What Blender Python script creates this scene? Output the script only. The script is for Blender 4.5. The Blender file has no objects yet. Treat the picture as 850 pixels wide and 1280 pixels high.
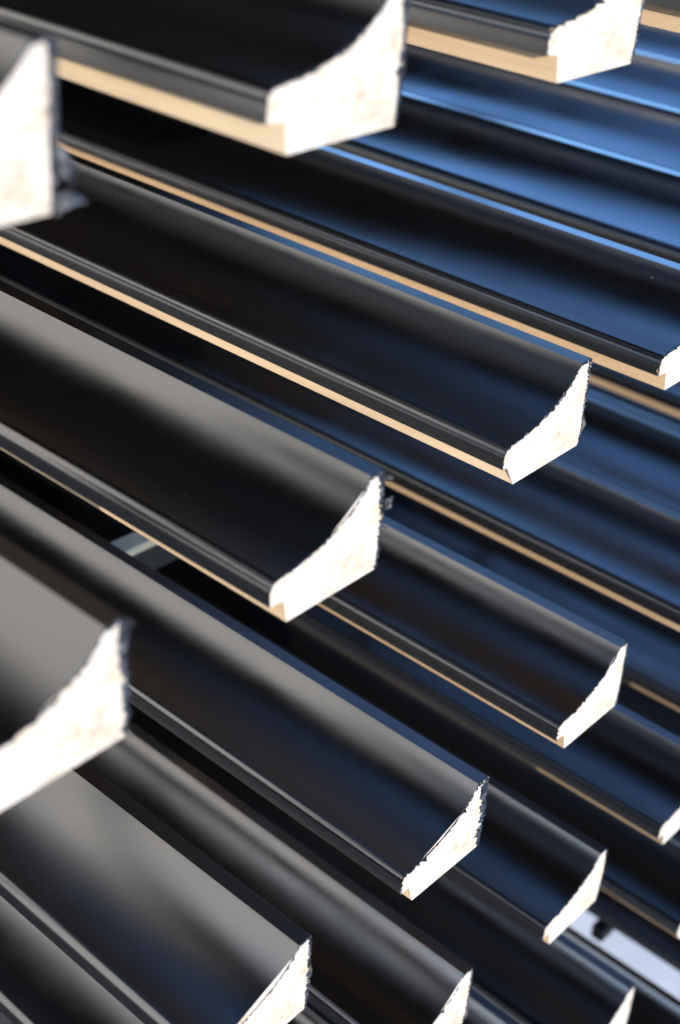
import bpy, bmesh, math, random
from mathutils import Matrix, Vector

# ---------------------------------------------------------------- basics
S = 0.04                 # one moulding height = 40 mm
GZ = 33.0                # ground lies this many heights below the lens
sc = bpy.context.scene
col = sc.collection

def W(a, l, u):
    """rack coordinates (across, along, up; in moulding heights) -> metres"""
    return Vector((a * S, l * S, (u + GZ) * S))

def link(name, mesh, parent=None):
    o = bpy.data.objects.new(name, mesh)
    col.objects.link(o)
    if parent is not None:
        o.parent = parent
    return o

def empty(name, loc):
    o = bpy.data.objects.new(name, None)
    o.empty_display_size = 0.02
    col.objects.link(o)
    o.location = loc
    return o

# ---------------------------------------------------------------- materials
def new_mat(name):
    m = bpy.data.materials.new(name)
    m.use_nodes = True
    nt = m.node_tree
    b = nt.nodes['Principled BSDF']
    return m, nt, b

def node(nt, kind, **kw):
    n = nt.nodes.new(kind)
    for k, v in kw.items():
        setattr(n, k, v)
    return n

def ramp(nt, fac, stops):
    r = node(nt, 'ShaderNodeValToRGB')
    els = r.color_ramp.elements
    els[0].position, els[0].color = stops[0]
    els[1].position, els[1].color = stops[-1]
    for p, c in stops[1:-1]:
        e = els.new(p); e.color = c
    nt.links.new(fac, r.inputs['Fac'])
    return r.outputs['Color']

def lacquer():
    m, nt, b = new_mat('black_satin_lacquer')
    tc = node(nt, 'ShaderNodeTexCoord')
    # faint streaky unevenness along the stick, plus a few pale dust specks
    mp = node(nt, 'ShaderNodeMapping'); mp.inputs['Scale'].default_value = (60, 3, 60)
    nt.links.new(tc.outputs['Object'], mp.inputs['Vector'])
    nz = node(nt, 'ShaderNodeTexNoise'); nz.inputs['Scale'].default_value = 1.0; nz.inputs['Detail'].default_value = 5
    nt.links.new(mp.outputs['Vector'], nz.inputs['Vector'])
    rr = node(nt, 'ShaderNodeMapRange')
    rr.inputs['To Min'].default_value = 0.27; rr.inputs['To Max'].default_value = 0.33
    nt.links.new(nz.outputs['Fac'], rr.inputs['Value'])
    n3 = node(nt, 'ShaderNodeTexNoise'); n3.inputs['Scale'].default_value = 26; n3.inputs['Detail'].default_value = 3
    nt.links.new(tc.outputs['Object'], n3.inputs['Vector'])
    r3 = node(nt, 'ShaderNodeMapRange'); r3.inputs['From Min'].default_value = 0.3; r3.inputs['From Max'].default_value = 0.7
    r3.inputs['To Min'].default_value = -0.03; r3.inputs['To Max'].default_value = 0.03
    nt.links.new(n3.outputs['Fac'], r3.inputs['Value'])
    ad = node(nt, 'ShaderNodeMath', operation='ADD'); nt.links.new(rr.outputs['Result'], ad.inputs[0]); nt.links.new(r3.outputs['Result'], ad.inputs[1])
    gl = node(nt, 'ShaderNodeBsdfAnisotropic', distribution='BECKMANN'); gl.inputs['Color'].default_value = (1, 1, 1, 1)
    df = node(nt, 'ShaderNodeBsdfDiffuse')
    nt.links.new(ad.outputs[0], gl.inputs['Roughness'])
    oi = node(nt, 'ShaderNodeObjectInfo')
    of = node(nt, 'ShaderNodeVectorMath', operation='MULTIPLY_ADD')
    of.inputs[1].default_value = (37.0, 53.0, 71.0)
    nt.links.new(oi.outputs['Random'], of.inputs[0]); nt.links.new(tc.outputs['Object'], of.inputs[2])
    vo = node(nt, 'ShaderNodeTexVoronoi'); vo.inputs['Scale'].default_value = 62
    nt.links.new(of.outputs[0], vo.inputs['Vector'])
    lt = node(nt, 'ShaderNodeMath', operation='LESS_THAN'); lt.inputs[1].default_value = 0.034
    nt.links.new(vo.outputs['Distance'], lt.inputs[0])
    sep = node(nt, 'ShaderNodeSeparateColor'); nt.links.new(vo.outputs['Color'], sep.inputs['Color'])
    gt = node(nt, 'ShaderNodeMath', operation='GREATER_THAN'); gt.inputs[1].default_value = 0.86
    nt.links.new(sep.outputs['Red'], gt.inputs[0])
    mu = node(nt, 'ShaderNodeMath', operation='MULTIPLY')
    nt.links.new(lt.outputs[0], mu.inputs[0]); nt.links.new(gt.outputs[0], mu.inputs[1])
    # fine sawdust, only over the last centimetres before the cut
    v2 = node(nt, 'ShaderNodeTexVoronoi'); v2.inputs['Scale'].default_value = 640
    nt.links.new(of.outputs[0], v2.inputs['Vector'])
    s2 = node(nt, 'ShaderNodeSeparateColor'); nt.links.new(v2.outputs['Color'], s2.inputs['Color'])
    sx = node(nt, 'ShaderNodeSeparateXYZ'); nt.links.new(tc.outputs['Object'], sx.inputs['Vector'])
    nr = node(nt, 'ShaderNodeMapRange'); nr.inputs['From Min'].default_value = 0.0; nr.inputs['From Max'].default_value = 0.045
    nr.inputs['To Min'].default_value = 0.14; nr.inputs['To Max'].default_value = 0.0
    nt.links.new(sx.outputs['Y'], nr.inputs['Value'])
    l2 = node(nt, 'ShaderNodeMath', operation='LESS_THAN'); nt.links.new(v2.outputs['Distance'], l2.inputs[0]); nt.links.new(nr.outputs['Result'], l2.inputs[1])
    g2 = node(nt, 'ShaderNodeMath', operation='GREATER_THAN'); g2.inputs[1].default_value = 0.97
    nt.links.new(s2.outputs['Red'], g2.inputs[0])
    p2 = node(nt, 'ShaderNodeMath', operation='MULTIPLY'); nt.links.new(l2.outputs[0], p2.inputs[0]); nt.links.new(g2.outputs[0], p2.inputs[1])
    mq = node(nt, 'ShaderNodeMath', operation='MAXIMUM'); nt.links.new(mu.outputs[0], mq.inputs[0]); nt.links.new(p2.outputs[0], mq.inputs[1])
    mu = mq
    mx = node(nt, 'ShaderNodeMix', data_type='RGBA')
    mx.inputs['A'].default_value = (0.0022, 0.002, 0.002, 1)
    mx.inputs['B'].default_value = (0.10, 0.09, 0.08, 1)
    nt.links.new(mu.outputs[0], mx.inputs['Factor'])
    nt.links.new(mx.outputs['Result'], df.inputs['Color'])
    bp = node(nt, 'ShaderNodeBump'); bp.inputs['Strength'].default_value = 0.01; bp.inputs['Distance'].default_value = 0.001
    nt.links.new(nz.outputs['Fac'], bp.inputs['Height'])
    for t in (gl, df):
        nt.links.new(bp.outputs['Normal'], t.inputs['Normal'])
    fn = node(nt, 'ShaderNodeFresnel'); fn.inputs['IOR'].default_value = 2.8
    ms = node(nt, 'ShaderNodeMixShader')
    nt.links.new(fn.outputs[0], ms.inputs[0]); nt.links.new(df.outputs[0], ms.inputs[1]); nt.links.new(gl.outputs[0], ms.inputs[2])
    nt.links.new(ms.outputs[0], nt.nodes['Material Output'].inputs['Surface'])
    nt.nodes.remove(b)
    return m

def raw_wood(name, c0, c1, stretch, bump, tint=False, blotch=False):
    m, nt, b = new_mat(name)
    tc = node(nt, 'ShaderNodeTexCoord')
    mp = node(nt, 'ShaderNodeMapping'); mp.inputs['Scale'].default_value = stretch
    nt.links.new(tc.outputs['Object'], mp.inputs['Vector'])
    oi = node(nt, 'ShaderNodeObjectInfo')
    nt.links.new(oi.outputs['Random'], mp.inputs['Location'])
    nz = node(nt, 'ShaderNodeTexNoise'); nz.inputs['Scale'].default_value = 1; nz.inputs['Detail'].default_value = 8; nz.inputs['Roughness'].default_value = 0.65
    nt.links.new(mp.outputs['Vector'], nz.inputs['Vector'])
    c = ramp(nt, nz.outputs['Fac'], [(0.30, (*c0, 1)), (0.68, (*c1, 1))])
    if tint or blotch:
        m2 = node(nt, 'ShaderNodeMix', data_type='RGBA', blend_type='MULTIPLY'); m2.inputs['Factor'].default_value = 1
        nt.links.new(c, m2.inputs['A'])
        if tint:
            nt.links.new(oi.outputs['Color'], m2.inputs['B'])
        else:
            n2 = node(nt, 'ShaderNodeTexNoise'); n2.inputs['Scale'].default_value = 62; n2.inputs['Detail'].default_value = 3
            nt.links.new(tc.outputs['Object'], n2.inputs['Vector'])
            nt.links.new(ramp(nt, n2.outputs['Fac'], [(0.34, (0.90, 0.80, 0.69, 1)), (0.55, (1, 1, 1, 1))]), m2.inputs['B'])
        c = m2.outputs['Result']
    nt.links.new(c, b.inputs['Base Color'])
    b.inputs['Roughness'].default_value = 0.85
    b.inputs['Specular IOR Level'].default_value = 0.2
    bp = node(nt, 'ShaderNodeBump'); bp.inputs['Strength'].default_value = bump; bp.inputs['Distance'].default_value = 0.0012
    nt.links.new(nz.outputs['Fac'], bp.inputs['Height']); nt.links.new(bp.outputs['Normal'], b.inputs['Normal'])
    return m

def chipped():
    m, nt, b = new_mat('torn_paint_film')
    tc = node(nt, 'ShaderNodeTexCoord')
    nz = node(nt, 'ShaderNodeTexNoise'); nz.inputs['Scale'].default_value = 260; nz.inputs['Detail'].default_value = 6
    nt.links.new(tc.outputs['Object'], nz.inputs['Vector'])
    c = ramp(nt, nz.outputs['Fac'], [(0.42, (0.004, 0.004, 0.006, 1)), (0.56, (0.016, 0.017, 0.024, 1)), (0.70, (0.11, 0.11, 0.125, 1))])
    nt.links.new(c, b.inputs['Base Color'])
    b.inputs['Roughness'].default_value = 0.45
    bp = node(nt, 'ShaderNodeBump'); bp.inputs['Strength'].default_value = 0.6; bp.inputs['Distance'].default_value = 0.001
    nt.links.new(nz.outputs['Fac'], bp.inputs['Height']); nt.links.new(bp.outputs['Normal'], b.inputs['Normal'])
    return m

def concrete():
    m, nt, b = new_mat('dark_ground')  # evenly dark ground colour, a paler slab lies over part of it
    tc = node(nt, 'ShaderNodeTexCoord')
    nz = node(nt, 'ShaderNodeTexNoise'); nz.inputs['Scale'].default_value = 3.0; nz.inputs['Detail'].default_value = 10; nz.inputs['Roughness'].default_value = 0.6
    nt.links.new(tc.outputs['Object'], nz.inputs['Vector'])
    c = ramp(nt, nz.outputs['Fac'], [(0.3, (0.026, 0.024, 0.022, 1)), (0.7, (0.048, 0.045, 0.041, 1))])
    nt.links.new(c, b.inputs['Base Color'])
    b.inputs['Roughness'].default_value = 0.9
    return m

def painted_steel():
    m, nt, b = new_mat('dark_painted_steel')
    tc = node(nt, 'ShaderNodeTexCoord')
    nz = node(nt, 'ShaderNodeTexNoise'); nz.inputs['Scale'].default_value = 40; nz.inputs['Detail'].default_value = 6
    nt.links.new(tc.outputs['Object'], nz.inputs['Vector'])
    c = ramp(nt, nz.outputs['Fac'], [(0.3, (0.004, 0.004, 0.004, 1)), (0.65, (0.008, 0.008, 0.008, 1))])
    nt.links.new(c, b.inputs['Base Color'])
    b.inputs['Roughness'].default_value = 0.7
    return m

M_LAC = lacquer()
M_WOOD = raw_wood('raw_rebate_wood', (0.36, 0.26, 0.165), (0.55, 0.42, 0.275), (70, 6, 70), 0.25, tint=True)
M_END = raw_wood('sawn_end_grain', (0.35, 0.30, 0.245), (0.545, 0.49, 0.425), (230, 300, 330), 0.8, blotch=True)
M_CHIP = chipped()
M_UNDERSIDE, _nt, _b = new_mat('shaded_underside')  # black underside: shade put into its colour so the coves mirror dark
_b.inputs['Base Color'].default_value = (0.004, 0.004, 0.004, 1); _b.inputs['Roughness'].default_value = 0.8; _b.inputs['Specular IOR Level'].default_value = 0.0
M_GROUND = concrete()
M_STEEL = painted_steel()
M_PALE = raw_wood('pale_planed_wood', (0.55, 0.46, 0.31), (0.64, 0.55, 0.39), (12, 60, 60), 0.2)
M_PATH = raw_wood('pale_concrete', (0.46, 0.455, 0.46), (0.58, 0.57, 0.575), (9, 9, 9), 0.2)
M_DARK = raw_wood('unseen_dark_wall', (0.003, 0.0025, 0.002), (0.006, 0.005, 0.004), (2, 2, 0.3), 0.2)
M_DARK.node_tree.nodes['Principled BSDF'].inputs['Specular IOR Level'].default_value = 0.0
M_WALL = raw_wood('sunlit_render', (0.35, 0.31, 0.26), (0.44, 0.39, 0.33), (1.5, 1.5, 1.5), 0.1)

# ---------------------------------------------------------------- profile
def bezier(p0, p1, p2, p3, n):
    return [tuple((1-t)**3*p0[k] + 3*t*(1-t)**2*p1[k] + 3*t*t*(1-t)*p2[k] + t**3*p3[k] for k in (0, 1))
            for t in (i/n for i in range(n+1))]
cove = bezier((-0.170, 1.000), (-0.335, 0.695), (-0.83, 0.522), (-1.280, 0.488), 44)
bead = [(-1.280 - 0.104*math.sin(k*math.pi/16), 0.372 + 0.116*math.cos(k*math.pi/16)) for k in range(1, 9)] + [(-1.3845, 0.31), (-1.382, 0.252)]
# painted outline: from the foot of the back, up, over the flat top, down the cove, round the bead to the lip
OUT = [(-0.060, 0.02), (-0.040, 0.12), (-0.025, 0.25), (-0.016, 0.40), (-0.010, 0.55), (-0.006, 0.70), (-0.002, 0.85),
       (0.0, 0.96), (-0.002, 0.992), (-0.010, 1.0), (-0.06, 1.0), (-0.12, 1.0)] + cove + bead
TH = 0.014
def inset(pts, d):
    res = []
    for i, p in enumerate(pts):
        a = pts[max(i-1, 0)]; c = pts[min(i+1, len(pts)-1)]
        tx, ty = c[0]-a[0], c[1]-a[1]
        n = math.hypot(tx, ty) or 1
        # outline runs counter-clockwise seen from the end (back, top, front): inside is on its left
        res.append((p[0] - ty/n*d, p[1] + tx/n*d))
    return res
INN = inset(OUT, TH)
CORE = INN + [(-1.212, 0.236), (-1.178, 0.0), (-0.075, 0.0)]
LEN = 66.0

def smooth(me, ang=35):
    for p in me.polygons:
        p.use_smooth = True
    me.set_sharp_from_angle(angle=math.radians(ang))

def ys(first, ln):
    return [first, first + 0.12] + [ln*f for f in (0.03, 0.08, 0.2, 0.4, 0.7, 1.0)]

def coat_mesh(rng, rough, ln):
    """the paint film: a thin shell over back, top, cove and bead with a chipped front edge"""
    bm = bmesh.new()
    n = len(OUT)
    jit = []
    w = 0.0
    for i in range(n):
        w = 0.55*w + rng.gauss(0, 0.005*rough)
        j = w
        if rng.random() < 0.05: j += rng.uniform(0.004, 0.012)*rough     # chip: film broken back, wood bare
        if rng.random() < 0.08: j -= rng.uniform(0.01, 0.03)*rough      # film standing proud
        jit.append(j)
    rows_o, rows_i = [], []
    for k in range(8):
        ro, ri = [], []
        for i in range(n):
            y = ys(jit[i], ln)[k]
            ro.append(bm.verts.new((OUT[i][0]*S, y*S, OUT[i][1]*S)))
            ri.append(bm.verts.new((INN[i][0]*S, y*S, INN[i][1]*S)))
        rows_o.append(ro); rows_i.append(ri)
    for k in range(7):
        for i in range(n-1):
            bm.faces.new((rows_o[k][i], rows_o[k][i+1], rows_o[k+1][i+1], rows_o[k+1][i]))
            bm.faces.new((rows_i[k][i+1], rows_i[k][i], rows_i[k+1][i], rows_i[k+1][i+1]))
        bm.faces.new((rows_i[k][0], rows_o[k][0], rows_o[k+1][0], rows_i[k+1][0]))
        bm.faces.new((rows_o[k][-1], rows_i[k][-1], rows_i[k+1][-1], rows_o[k+1][-1]))
    for i in range(n-1):
        bm.faces.new((rows_i[0][i], rows_i[0][i+1], rows_o[0][i+1], rows_o[0][i]))
        bm.faces.new((rows_o[-1][i], rows_o[-1][i+1], rows_i[-1][i+1], rows_i[-1][i]))
    bmesh.ops.recalc_face_normals(bm, faces=bm.faces[:])
    me = bpy.data.meshes.new('lacquer_coat'); bm.to_mesh(me); bm.free()
    me.materials.append(M_LAC); smooth(me)
    return me

def core_mesh(rng, ln):
    """the raw stick under the paint: rebate, blackened underside and the sawn end"""
    bm = bmesh.new()
    n = len(CORE)
    front = [bm.verts.new((x*S, (0.0)*S + rng.gauss(0, 0.004)*S, z*S)) for x, z in CORE]
    prev = front
    rows = [front]
    for y in (0.4, 0.3*ln, 0.6*ln, ln - 0.01):
        rows.append([bm.verts.new((x*S, y*S, z*S)) for x, z in CORE])
    for a, b in zip(rows, rows[1:]):
        for i in range(n):
            j = (i+1) % n
            f = bm.faces.new((a[i], a[j], b[j], b[i])); f.material_index = 2 if i == n-2 else 0
    f = bm.faces.new(front); f.material_index = 1
    f2 = bm.faces.new(rows[-1][::-1]); f2.material_index = 1
    r = bmesh.ops.triangulate(bm, faces=[f])
    bmesh.ops.recalc_face_normals(bm, faces=bm.faces[:])
    me = bpy.data.meshes.new('wood_core'); bm.to_mesh(me); bm.free()
    me.materials.append(M_WOOD); me.materials.append(M_END); me.materials.append(M_UNDERSIDE)
    return me

def ribbon(bm, path, rng, depth_fn, out_fn, proud):
    """ragged torn film along a run of the outline, lying just proud of the sawn end"""
    n = len(path)
    a, b, c = [], [], []
    for i, (x, z) in enumerate(path):
        p = path[max(i-1, 0)]; q = path[min(i+1, n-1)]
        tx, tz = q[0]-p[0], q[1]-p[1]
        m = math.hypot(tx, tz) or 1
        nx, nz = -tz/m, tx/m                       # inwards
        d = depth_fn(i/(n-1)); o = out_fn(i/(n-1))
        a.append(bm.verts.new(((x - nx*o)*S, (-proud*0.4 + rng.gauss(0, .006))*S, (z - nz*o)*S)))
        b.append(bm.verts.new(((x + nx*d*0.4)*S, (-proud + rng.gauss(0, .008))*S, (z + nz*d*0.4)*S)))
        c.append(bm.verts.new(((x + nx*d)*S, 0.004*S, (z + nz*d)*S)))
    for i in range(n-1):
        bm.faces.new((a[i], a[i+1], b[i+1], b[i]))
        bm.faces.new((b[i], b[i+1], c[i+1], c[i]))

def dense(path, step):
    out = []
    for p, q in zip(path, path[1:]):
        k = max(1, int(math.hypot(q[0]-p[0], q[1]-p[1])/step))
        out += [(p[0]+(q[0]-p[0])*t/k, p[1]+(q[1]-p[1])*t/k) for t in range(k)]
    return out + [path[-1]]

BACK = dense(OUT[0:9], 0.018)
TOPF = dense(OUT[8:14], 0.02)
COVE = dense(OUT[13:], 0.018)

def burr_mesh(rng, back, front, shreds):
    bm = bmesh.new()
    def mk(base, spike, prob):
        state = [0.0]
        def fn(t):
            state[0] = 0.82*state[0] + 0.18*rng.random() + 0.10*rng.gauss(0, 1)*(rng.random() < .3)
            state[0] = min(1.0, max(0.0, state[0]))
            v = base*(0.35 + 1.3*state[0])
            if rng.random() < prob: v += rng.uniform(0.3, 1.0)*spike
            return v
        return fn
    ribbon(bm, BACK, rng, mk(0.042*back, 0.03*back, 0.12), mk(0.006*back, 0.018*back, 0.08), 0.012)
    ribbon(bm, TOPF, rng, mk(0.035*back, 0.02*back, 0.1), mk(0.003, 0.008, 0.1), 0.016)
    ribbon(bm, COVE, rng, mk(0.011*front, 0.014*front, 0.05), mk(0.002*front, 0.003*front, 0.08), 0.008)
    # shreds of film curling off the back arris
    for (t, out, size) in shreds:
        x, z = BACK[int(t*(len(BACK)-1))]
        pts = []
        k = 9
        for i in range(k):
            s = i/(k-1)
            wdt = size*0.35*(1-s)**0.7*(0.7+0.6*rng.random())
            px = x + out*s*(1.0) + 0.006; py = -0.015 - 0.04*math.sin(s*2.4); pz = z + size*0.25*math.sin(s*3+t*7)
            pts.append((bm.verts.new((px*S, py*S, (pz+wdt)*S)), bm.verts.new((px*S, (py-0.01)*S, (pz-wdt)*S))))
        for (a, b), (c, d) in zip(pts, pts[1:]):
            bm.faces.new((a, b, d, c))
    me = bpy.data.meshes.new('torn_paint_edge'); bm.to_mesh(me); bm.free()
    bm2 = bmesh.new(); bm2.from_mesh(me)
    r = bmesh.ops.solidify(bm2, geom=bm2.faces[:], thickness=0.006*S)
    bmesh.ops.recalc_face_normals(bm2, faces=bm2.faces[:])
    bm2.to_mesh(me); bm2.free()
    me.materials.append(M_CHIP)
    return me

GROUP = 'black frame mouldings racked with their sawn ends towards the viewer'
# label, along (front end), across, up, roll, roughness of the cut, burr back, burr cove, shreds
DATA = [
 # top tier
 ('black moulding with large blurred cream end at the upper left edge, torn bluish paint', 6.648, 4.888, -3.093, -0.0462, 2.4, 1.3, 1.3,
      [(0.30, 0.10, 0.20), (0.22, 0.08, 0.25), (0.03, 0.20, 0.16)]),
 ('big black moulding across the top left with broad bare wood rebate and huge white end', 6.728, 8.020, -3.236, -0.0198, 1.6, 1.2, 1.5, []),
 ('black moulding at the top right with white end above the bright blue coves', 6.856, 11.350, -3.394, -0.0251, 2.0, 1.0, 1.6, []),
 ('sliver of bare wood rebate in the extreme top right corner', 6.3, 14.19, -3.51, 0.0, 1.0, 0.8, 0.8, []),
 # second tier
 ('pale grey sheened moulding at the left edge, its big soft end cut by the frame', 6.192, 4.844, -6.766, 0.0076, 1.4, 1.6, 1.0, [(0.97, 0.03, 0.08)]),
 ("centre left moulding with grey sheen and paint shreds curling off its end's top corner", 6.811, 8.186, -7.262, 0.0086, 1.3, 1.2, 1.1,
      [(0.93, 0.06, 0.09), (0.72, 0.075, 0.10), (0.66, 0.06, 0.07), (0.45, 0.04, 0.06)]),
 ('near black moulding right of centre with sharp ragged end and wide pale rebate line', 7.044, 11.653, -7.458, 0.0171, 1.9, 1.1, 1.7, []),
 ('moulding with orange rebate leaving the right edge at mid height, end barely in view', 7.21, 14.77, -7.58, 0.010, 1.6, 1.0, 1.4, []),
 ('blurred moulding with blue cove just above the thin ridge of the orange rebate piece', 4.6, 18.15, -7.77, 0.0, 1.0, 0.8, 0.8, []),
 ('blurred moulding with bright blue cove directly beneath the white end at top right', 4.9, 21.32, -7.94, 0.0, 1.0, 0.8, 0.8, []),
 ('dim blurred moulding with thin blue ridge line above both bright blue coves', 5.0, 24.5, -8.1, 0.0, 1.0, 0.8, 0.8, []),
 ('farthest dark moulding just under the bare wood sliver in the top right corner', 5.0, 27.7, -8.3, 0.0, 1.0, 0.8, 0.8, []),
 # third tier
 ('warm grey moulding at bottom left with wide blue top strip, end cut by bottom edge', 6.32, 6.92, -11.60, 0.0098, 1.4, 1.1, 1.1, []),
 ("long grey moulding through the lower centre, its end's back edge dark and very ragged", 6.535, 9.894, -11.688, 0.0069, 1.5, 2.1, 1.1, []),
 ('moulding right of centre with clean smooth white end and thin golden rebate line', 6.875, 13.160, -11.787, 0.0241, 0.9, 0.5, 0.9, []),
 ('moulding with golden rebate line leaving the right edge above the clean smooth end', 6.95, 16.34, -11.88, 0.0, 1.0, 0.8, 1.0, []),
 ("dark blurred moulding with faint grey ridge, just below the orange rebate's sawn corner", 5.2, 18.54, -11.95, 0.0, 1.0, 0.8, 0.8, []),
 ('dark blurred moulding showing only an orange brown line behind the ragged end right of centre', 5.2, 22.02, -12.05, 0.0, 1.0, 0.8, 0.8, []),
 # fourth tier
 ('moulding in the bottom left corner, lowest there, beneath the warm grey one', 4.4, 7.60, -15.33, 0.0, 1.0, 0.8, 0.8, []),
 ('dark moulding with narrow blue top strip, its white end cut by the bottom edge', 6.80, 10.45, -15.41, 0.0, 1.3, 1.0, 1.0, []),
 ('small navy moulding with slender clean end beside the pale patch of ground at lower right', 6.817, 13.478, -15.534, -0.0078, 0.8, 0.5, 0.8, []),
 ('blue coved moulding leaving the lower right edge, only the tip of its white end showing', 6.76, 16.28, -15.59, 0.0, 0.8, 0.6, 0.8, []),
 ('dim moulding seen as a brown line at the right edge beside the clean smooth end', 5.4, 19.23, -15.68, 0.0, 1.0, 0.8, 0.8, []),
 # fifth tier
 ('dark moulding in the lowest rows with thin blue ridge beside the bottom edge end', 5.4, 13.01, -19.40, 0.0, 1.0, 0.8, 0.8, []),
 ('moulding whose pointed white tip pokes up at the bottom right corner', 6.65, 14.96, -19.46, 0.0, 0.9, 0.7, 0.8, []),
 ('right edge moulding with tiny white corner of its end just above the pale ground', 7.02, 18.39, -19.56, 0.0, 0.9, 0.7, 0.8, []),
 ('blue topped moulding in the bottom right corner between the pointed tip and the pale ground', 4.8, 18.50, -23.50, 0.0, 1.0, 0.8, 0.8, []),
]

SHADE_TONE = {0: 1.05, 1: 1.05, 2: 0.95, 3: 0.9, 5: 0.95, 6: 1.05, 7: 0.85, 12: 0.95, 13: 0.95, 14: 0.75, 15: 0.6, 17: 0.55, 20: 0.9, 21: 0.5, 22: 0.3}  # rebate wood darkened deeper in as painted shade, besides natural variation
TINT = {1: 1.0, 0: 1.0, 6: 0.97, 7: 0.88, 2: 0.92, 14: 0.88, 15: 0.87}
SHORT = (0, 4)          # cut short: full length would mirror dark stripes in the coves
FILLER = 'dark blurred filler moulding deep behind the sharp ends, or unseen overhead and added for shade'
used = {}
for d in DATA:
    used.setdefault(round(-d[3]/4.1), []).append(d[2])
DATA.append((FILLER, 6.5, 21.1, -23.5, 0.0, 1.0, 0.8, 0.8, []))
fr = random.Random(5)
for tier, u0, a0 in ((0, 0.9, 5.6), (1, -3.55, 15.85), (2, -8.4, 31.0), (3, -12.15, 25.2), (4, -15.75, 22.3), (5, -19.65, 21.6), (6, -23.4, 12.2), (7, -27.4, 10.0)):  # first two tiers are unseen rows added to shade and darken the coves
    a = a0
    while a < (17 if tier == 0 else 19.5 if tier < 2 else 31.5):
        if not (tier == 6 and 16.5 < a < 24) and not (tier == 7 and 18.5 < a < 26.5):
            DATA.append((FILLER, 5.0 + fr.uniform(-.5, .9), a + fr.uniform(-.2, .2), u0 - 0.03*(a-a0), 0.0, 1.0, 0.8, 0.8, []))
        a += 2.2 if tier == 0 else 2.9
for idx, (label, l, a, u, roll, rough, bb, bf, shreds) in enumerate(DATA):
    rng = random.Random(100 + idx)
    ln = 5.2 if idx in SHORT else LEN
    t = empty('moulding_strip', W(a, l, u))
    t.rotation_euler = (0, -roll, 0)
    t['label'] = label
    t['category'] = 'moulding'
    t['group'] = GROUP; t['kind'] = 'thing'
    wc = link('wood_core', core_mesh(rng, ln), t)
    tone = SHADE_TONE.get(idx, 0.62 if idx < 27 else 0.4)
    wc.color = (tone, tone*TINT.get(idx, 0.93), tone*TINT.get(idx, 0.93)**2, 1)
    link('lacquer_coat', coat_mesh(rng, rough, ln), t)
    link('torn_paint_edge', burr_mesh(rng, bb, bf, shreds), t)

# ---------------------------------------------------------------- rack
def box(bm, x0, x1, y0, y1, z0, z1, slope=0.0, bev=0.05):
    """box in rack units; slope tilts it down along x"""
    vs = []
    for x in (x0, x1):
        for y in (y0, y1):
            for z in (z0, z1):
                vs.append(bm.verts.new((x*S, y*S, (z + slope*(x-x0))*S)))
    fs = [(0, 1, 3, 2), (4, 6, 7, 5), (0, 4, 5, 1), (2, 3, 7, 6), (0, 2, 6, 4), (1, 5, 7, 3)]
    faces = [bm.faces.new([vs[i] for i in f]) for f in fs]
    bmesh.ops.recalc_face_normals(bm, faces=faces)
    if bev:
        edges = list({e for f in faces for e in f.edges})
        bmesh.ops.bevel(bm, geom=edges, offset=bev*S, segments=2, profile=0.5, affect='EDGES')

rack = empty('drying_rack', W(34, 20, -GZ))
rack['label'] = 'black rack, one arm tip making the dark notch over the pale ground at lower right'
rack['category'] = 'rack'
def rack_part(name, x0, x1, y0, y1, z0, z1, slope=0.0):
    bm = bmesh.new()
    box(bm, x0-34, x1-34, y0-20, y1-20, z0+GZ, z1+GZ, slope)
    me = bpy.data.meshes.new(name); bm.to_mesh(me); bm.free()
    me.materials.append(M_STEEL)
    return link(name, me, rack)
TIERS = [(-3.06, -0.048, 2.9), (-6.93, -0.065, 2.9), (-11.61, -0.035, 5.0), (-15.34, -0.034, 5.6), (-19.41, -0.035, 9.0), (-23.51, -0.02, 9.0)]
for (u0, s, x0) in TIERS:
    for y in (26.0, 55.0):
        rack_part('cross_arm', x0, 34.4, y, y+1.05, u0-0.03-0.9 - 0.02, u0-0.03 - 0.02, s)
for y in (25.7, 54.7):
    rack_part('upright', 34.0, 36.0, y, y+1.6, -GZ, 2.0)

# slim front post with stub arms that carry the two shortened mouldings of the outermost column
rack_part('upright', 4.0, 4.25, 10.75, 11.0, -GZ, 2.0)
for u0 in (-3.16, -6.82):
    rack_part('stub_arm', 3.45, 4.85, 10.3, 10.75, u0 - 0.4, u0, 0.0)

# pale batten laid across the third tier
bm = bmesh.new()
box(bm, -1.6, 1.5, -0.72, -0.36, -0.14, 0.0, -0.035, 0.03)
me = bpy.data.meshes.new('wooden_batten'); bm.to_mesh(me); bm.free(); me.materials.append(M_PALE)
bt = link('wooden_batten', me)
bt.location = W(11.8, 14.6, -11.78)
bt['label'] = 'short pale batten end lit in the dark gap under the centre left moulding'
bt['category'] = 'batten'
rack_part('cross_arm', 6.0, 34.4, 14.1, 14.22, -12.4, -11.93, -0.035)

# ---------------------------------------------------------------- unseen walls added to be mirrored in the coves: pale sheen and black bands
for x0, x1, y0, h, mat in ((-300, -14, 88, GZ + 150, M_WALL), (-14, 86, 87, GZ + 120, M_DARK)):
    bm = bmesh.new()
    box(bm, x0, x1, y0, y0 + 6, 0, h, 0, 0)
    me = bpy.data.meshes.new('unseen_wall'); bm.to_mesh(me); bm.free(); me.materials.append(mat)
    wl = link('unseen_wall', me); wl['kind'] = 'structure'

rack_part('cross_arm', 19.80, 34.4, 9.75, 10.05, -24.0, -23.62, -0.01)

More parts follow.
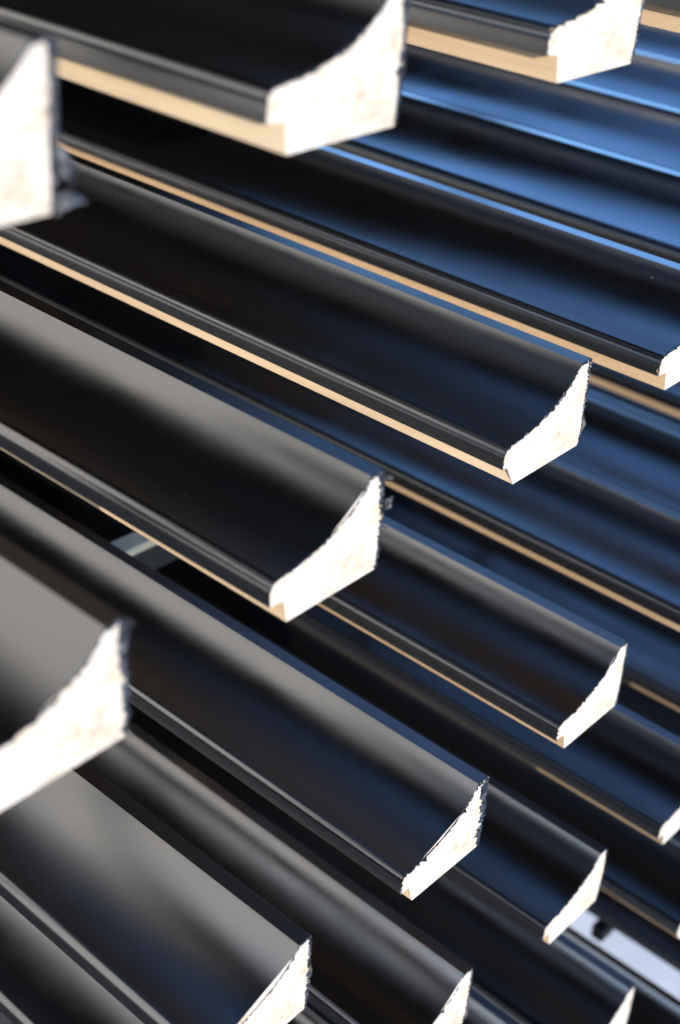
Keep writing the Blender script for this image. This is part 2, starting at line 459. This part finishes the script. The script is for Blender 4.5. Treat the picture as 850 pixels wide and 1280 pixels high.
# ---------------------------------------------------------------- ground
bm = bmesh.new()
R = 400
v = [bm.verts.new(p) for p in ((-R, -R, 0), (R, -R, 0), (R, R, 0), (-R, R, 0))]
bm.faces.new(v)
me = bpy.data.meshes.new('ground'); bm.to_mesh(me); bm.free(); me.materials.append(M_GROUND)
g = link('ground', me); g['kind'] = 'structure'
bm = bmesh.new()
box(bm, 17, 70, -6, 70, 0.0, 0.12, 0, 0)
me = bpy.data.meshes.new('concrete_path'); bm.to_mesh(me); bm.free(); me.materials.append(M_PATH)
g = link('concrete_path', me); g['kind'] = 'structure'

# ---------------------------------------------------------------- camera
F = 1811.43
MT = [[-0.7308447, 0.3854867, -0.5632637], [0.6816778, 0.3706857, -0.6307990], [0.0343708, 0.8449806, 0.5336914]]  # rows: along, across, up
cam = bpy.data.cameras.new('camera')
co = bpy.data.objects.new('camera', cam); col.objects.link(co)
m3 = Matrix((MT[1], MT[0], MT[2]))
m4 = m3.to_4x4(); m4.translation = W(0, 0, 0)
co.matrix_world = m4
cam.sensor_fit = 'VERTICAL'; cam.sensor_height = 36.0; cam.sensor_width = 24.0
cam.lens = F / 1280 * 36.0
cam.clip_start = 0.01; cam.clip_end = 2000
cam.dof.use_dof = True
cam.dof.focus_distance = 15.3 * S
cam.dof.aperture_fstop = 8.5
sc.camera = co

# ---------------------------------------------------------------- light
sun_dir = Vector((-0.55, -0.78, 0.31)).normalized()      # towards the sun (across, along, up)
sl = bpy.data.lights.new('sun', 'SUN'); sl.energy = 2.0; sl.angle = math.radians(0.5); sl.color = (1.0, 0.93, 0.82)
so = bpy.data.objects.new('sun', sl); col.objects.link(so)
so.rotation_euler = (-sun_dir).to_track_quat('-Z', 'Y').to_euler()
w = bpy.data.worlds.new('World'); sc.world = w; w.use_nodes = True
nt = w.node_tree
sky = nt.nodes.new('ShaderNodeTexSky'); sky.sky_type = 'NISHITA'; sky.sun_disc = False
sky.sun_elevation = math.asin(sun_dir.z)
sky.sun_rotation = math.atan2(sun_dir.x, sun_dir.y)
bg = nt.nodes['Background']; bg.inputs['Strength'].default_value = 0.15
sky.air_density = 1.0; sky.ozone_density = 6.0; sky.dust_density = 0.3
nt.links.new(sky.outputs['Color'], bg.inputs['Color'])

sc.view_settings.view_transform = 'Standard'
sc.view_settings.look = 'None'
sc.view_settings.gamma = 1.0
sc.view_settings.use_curve_mapping = False
sc.view_settings.exposure = 2.1
sc.cycles.use_denoising = True
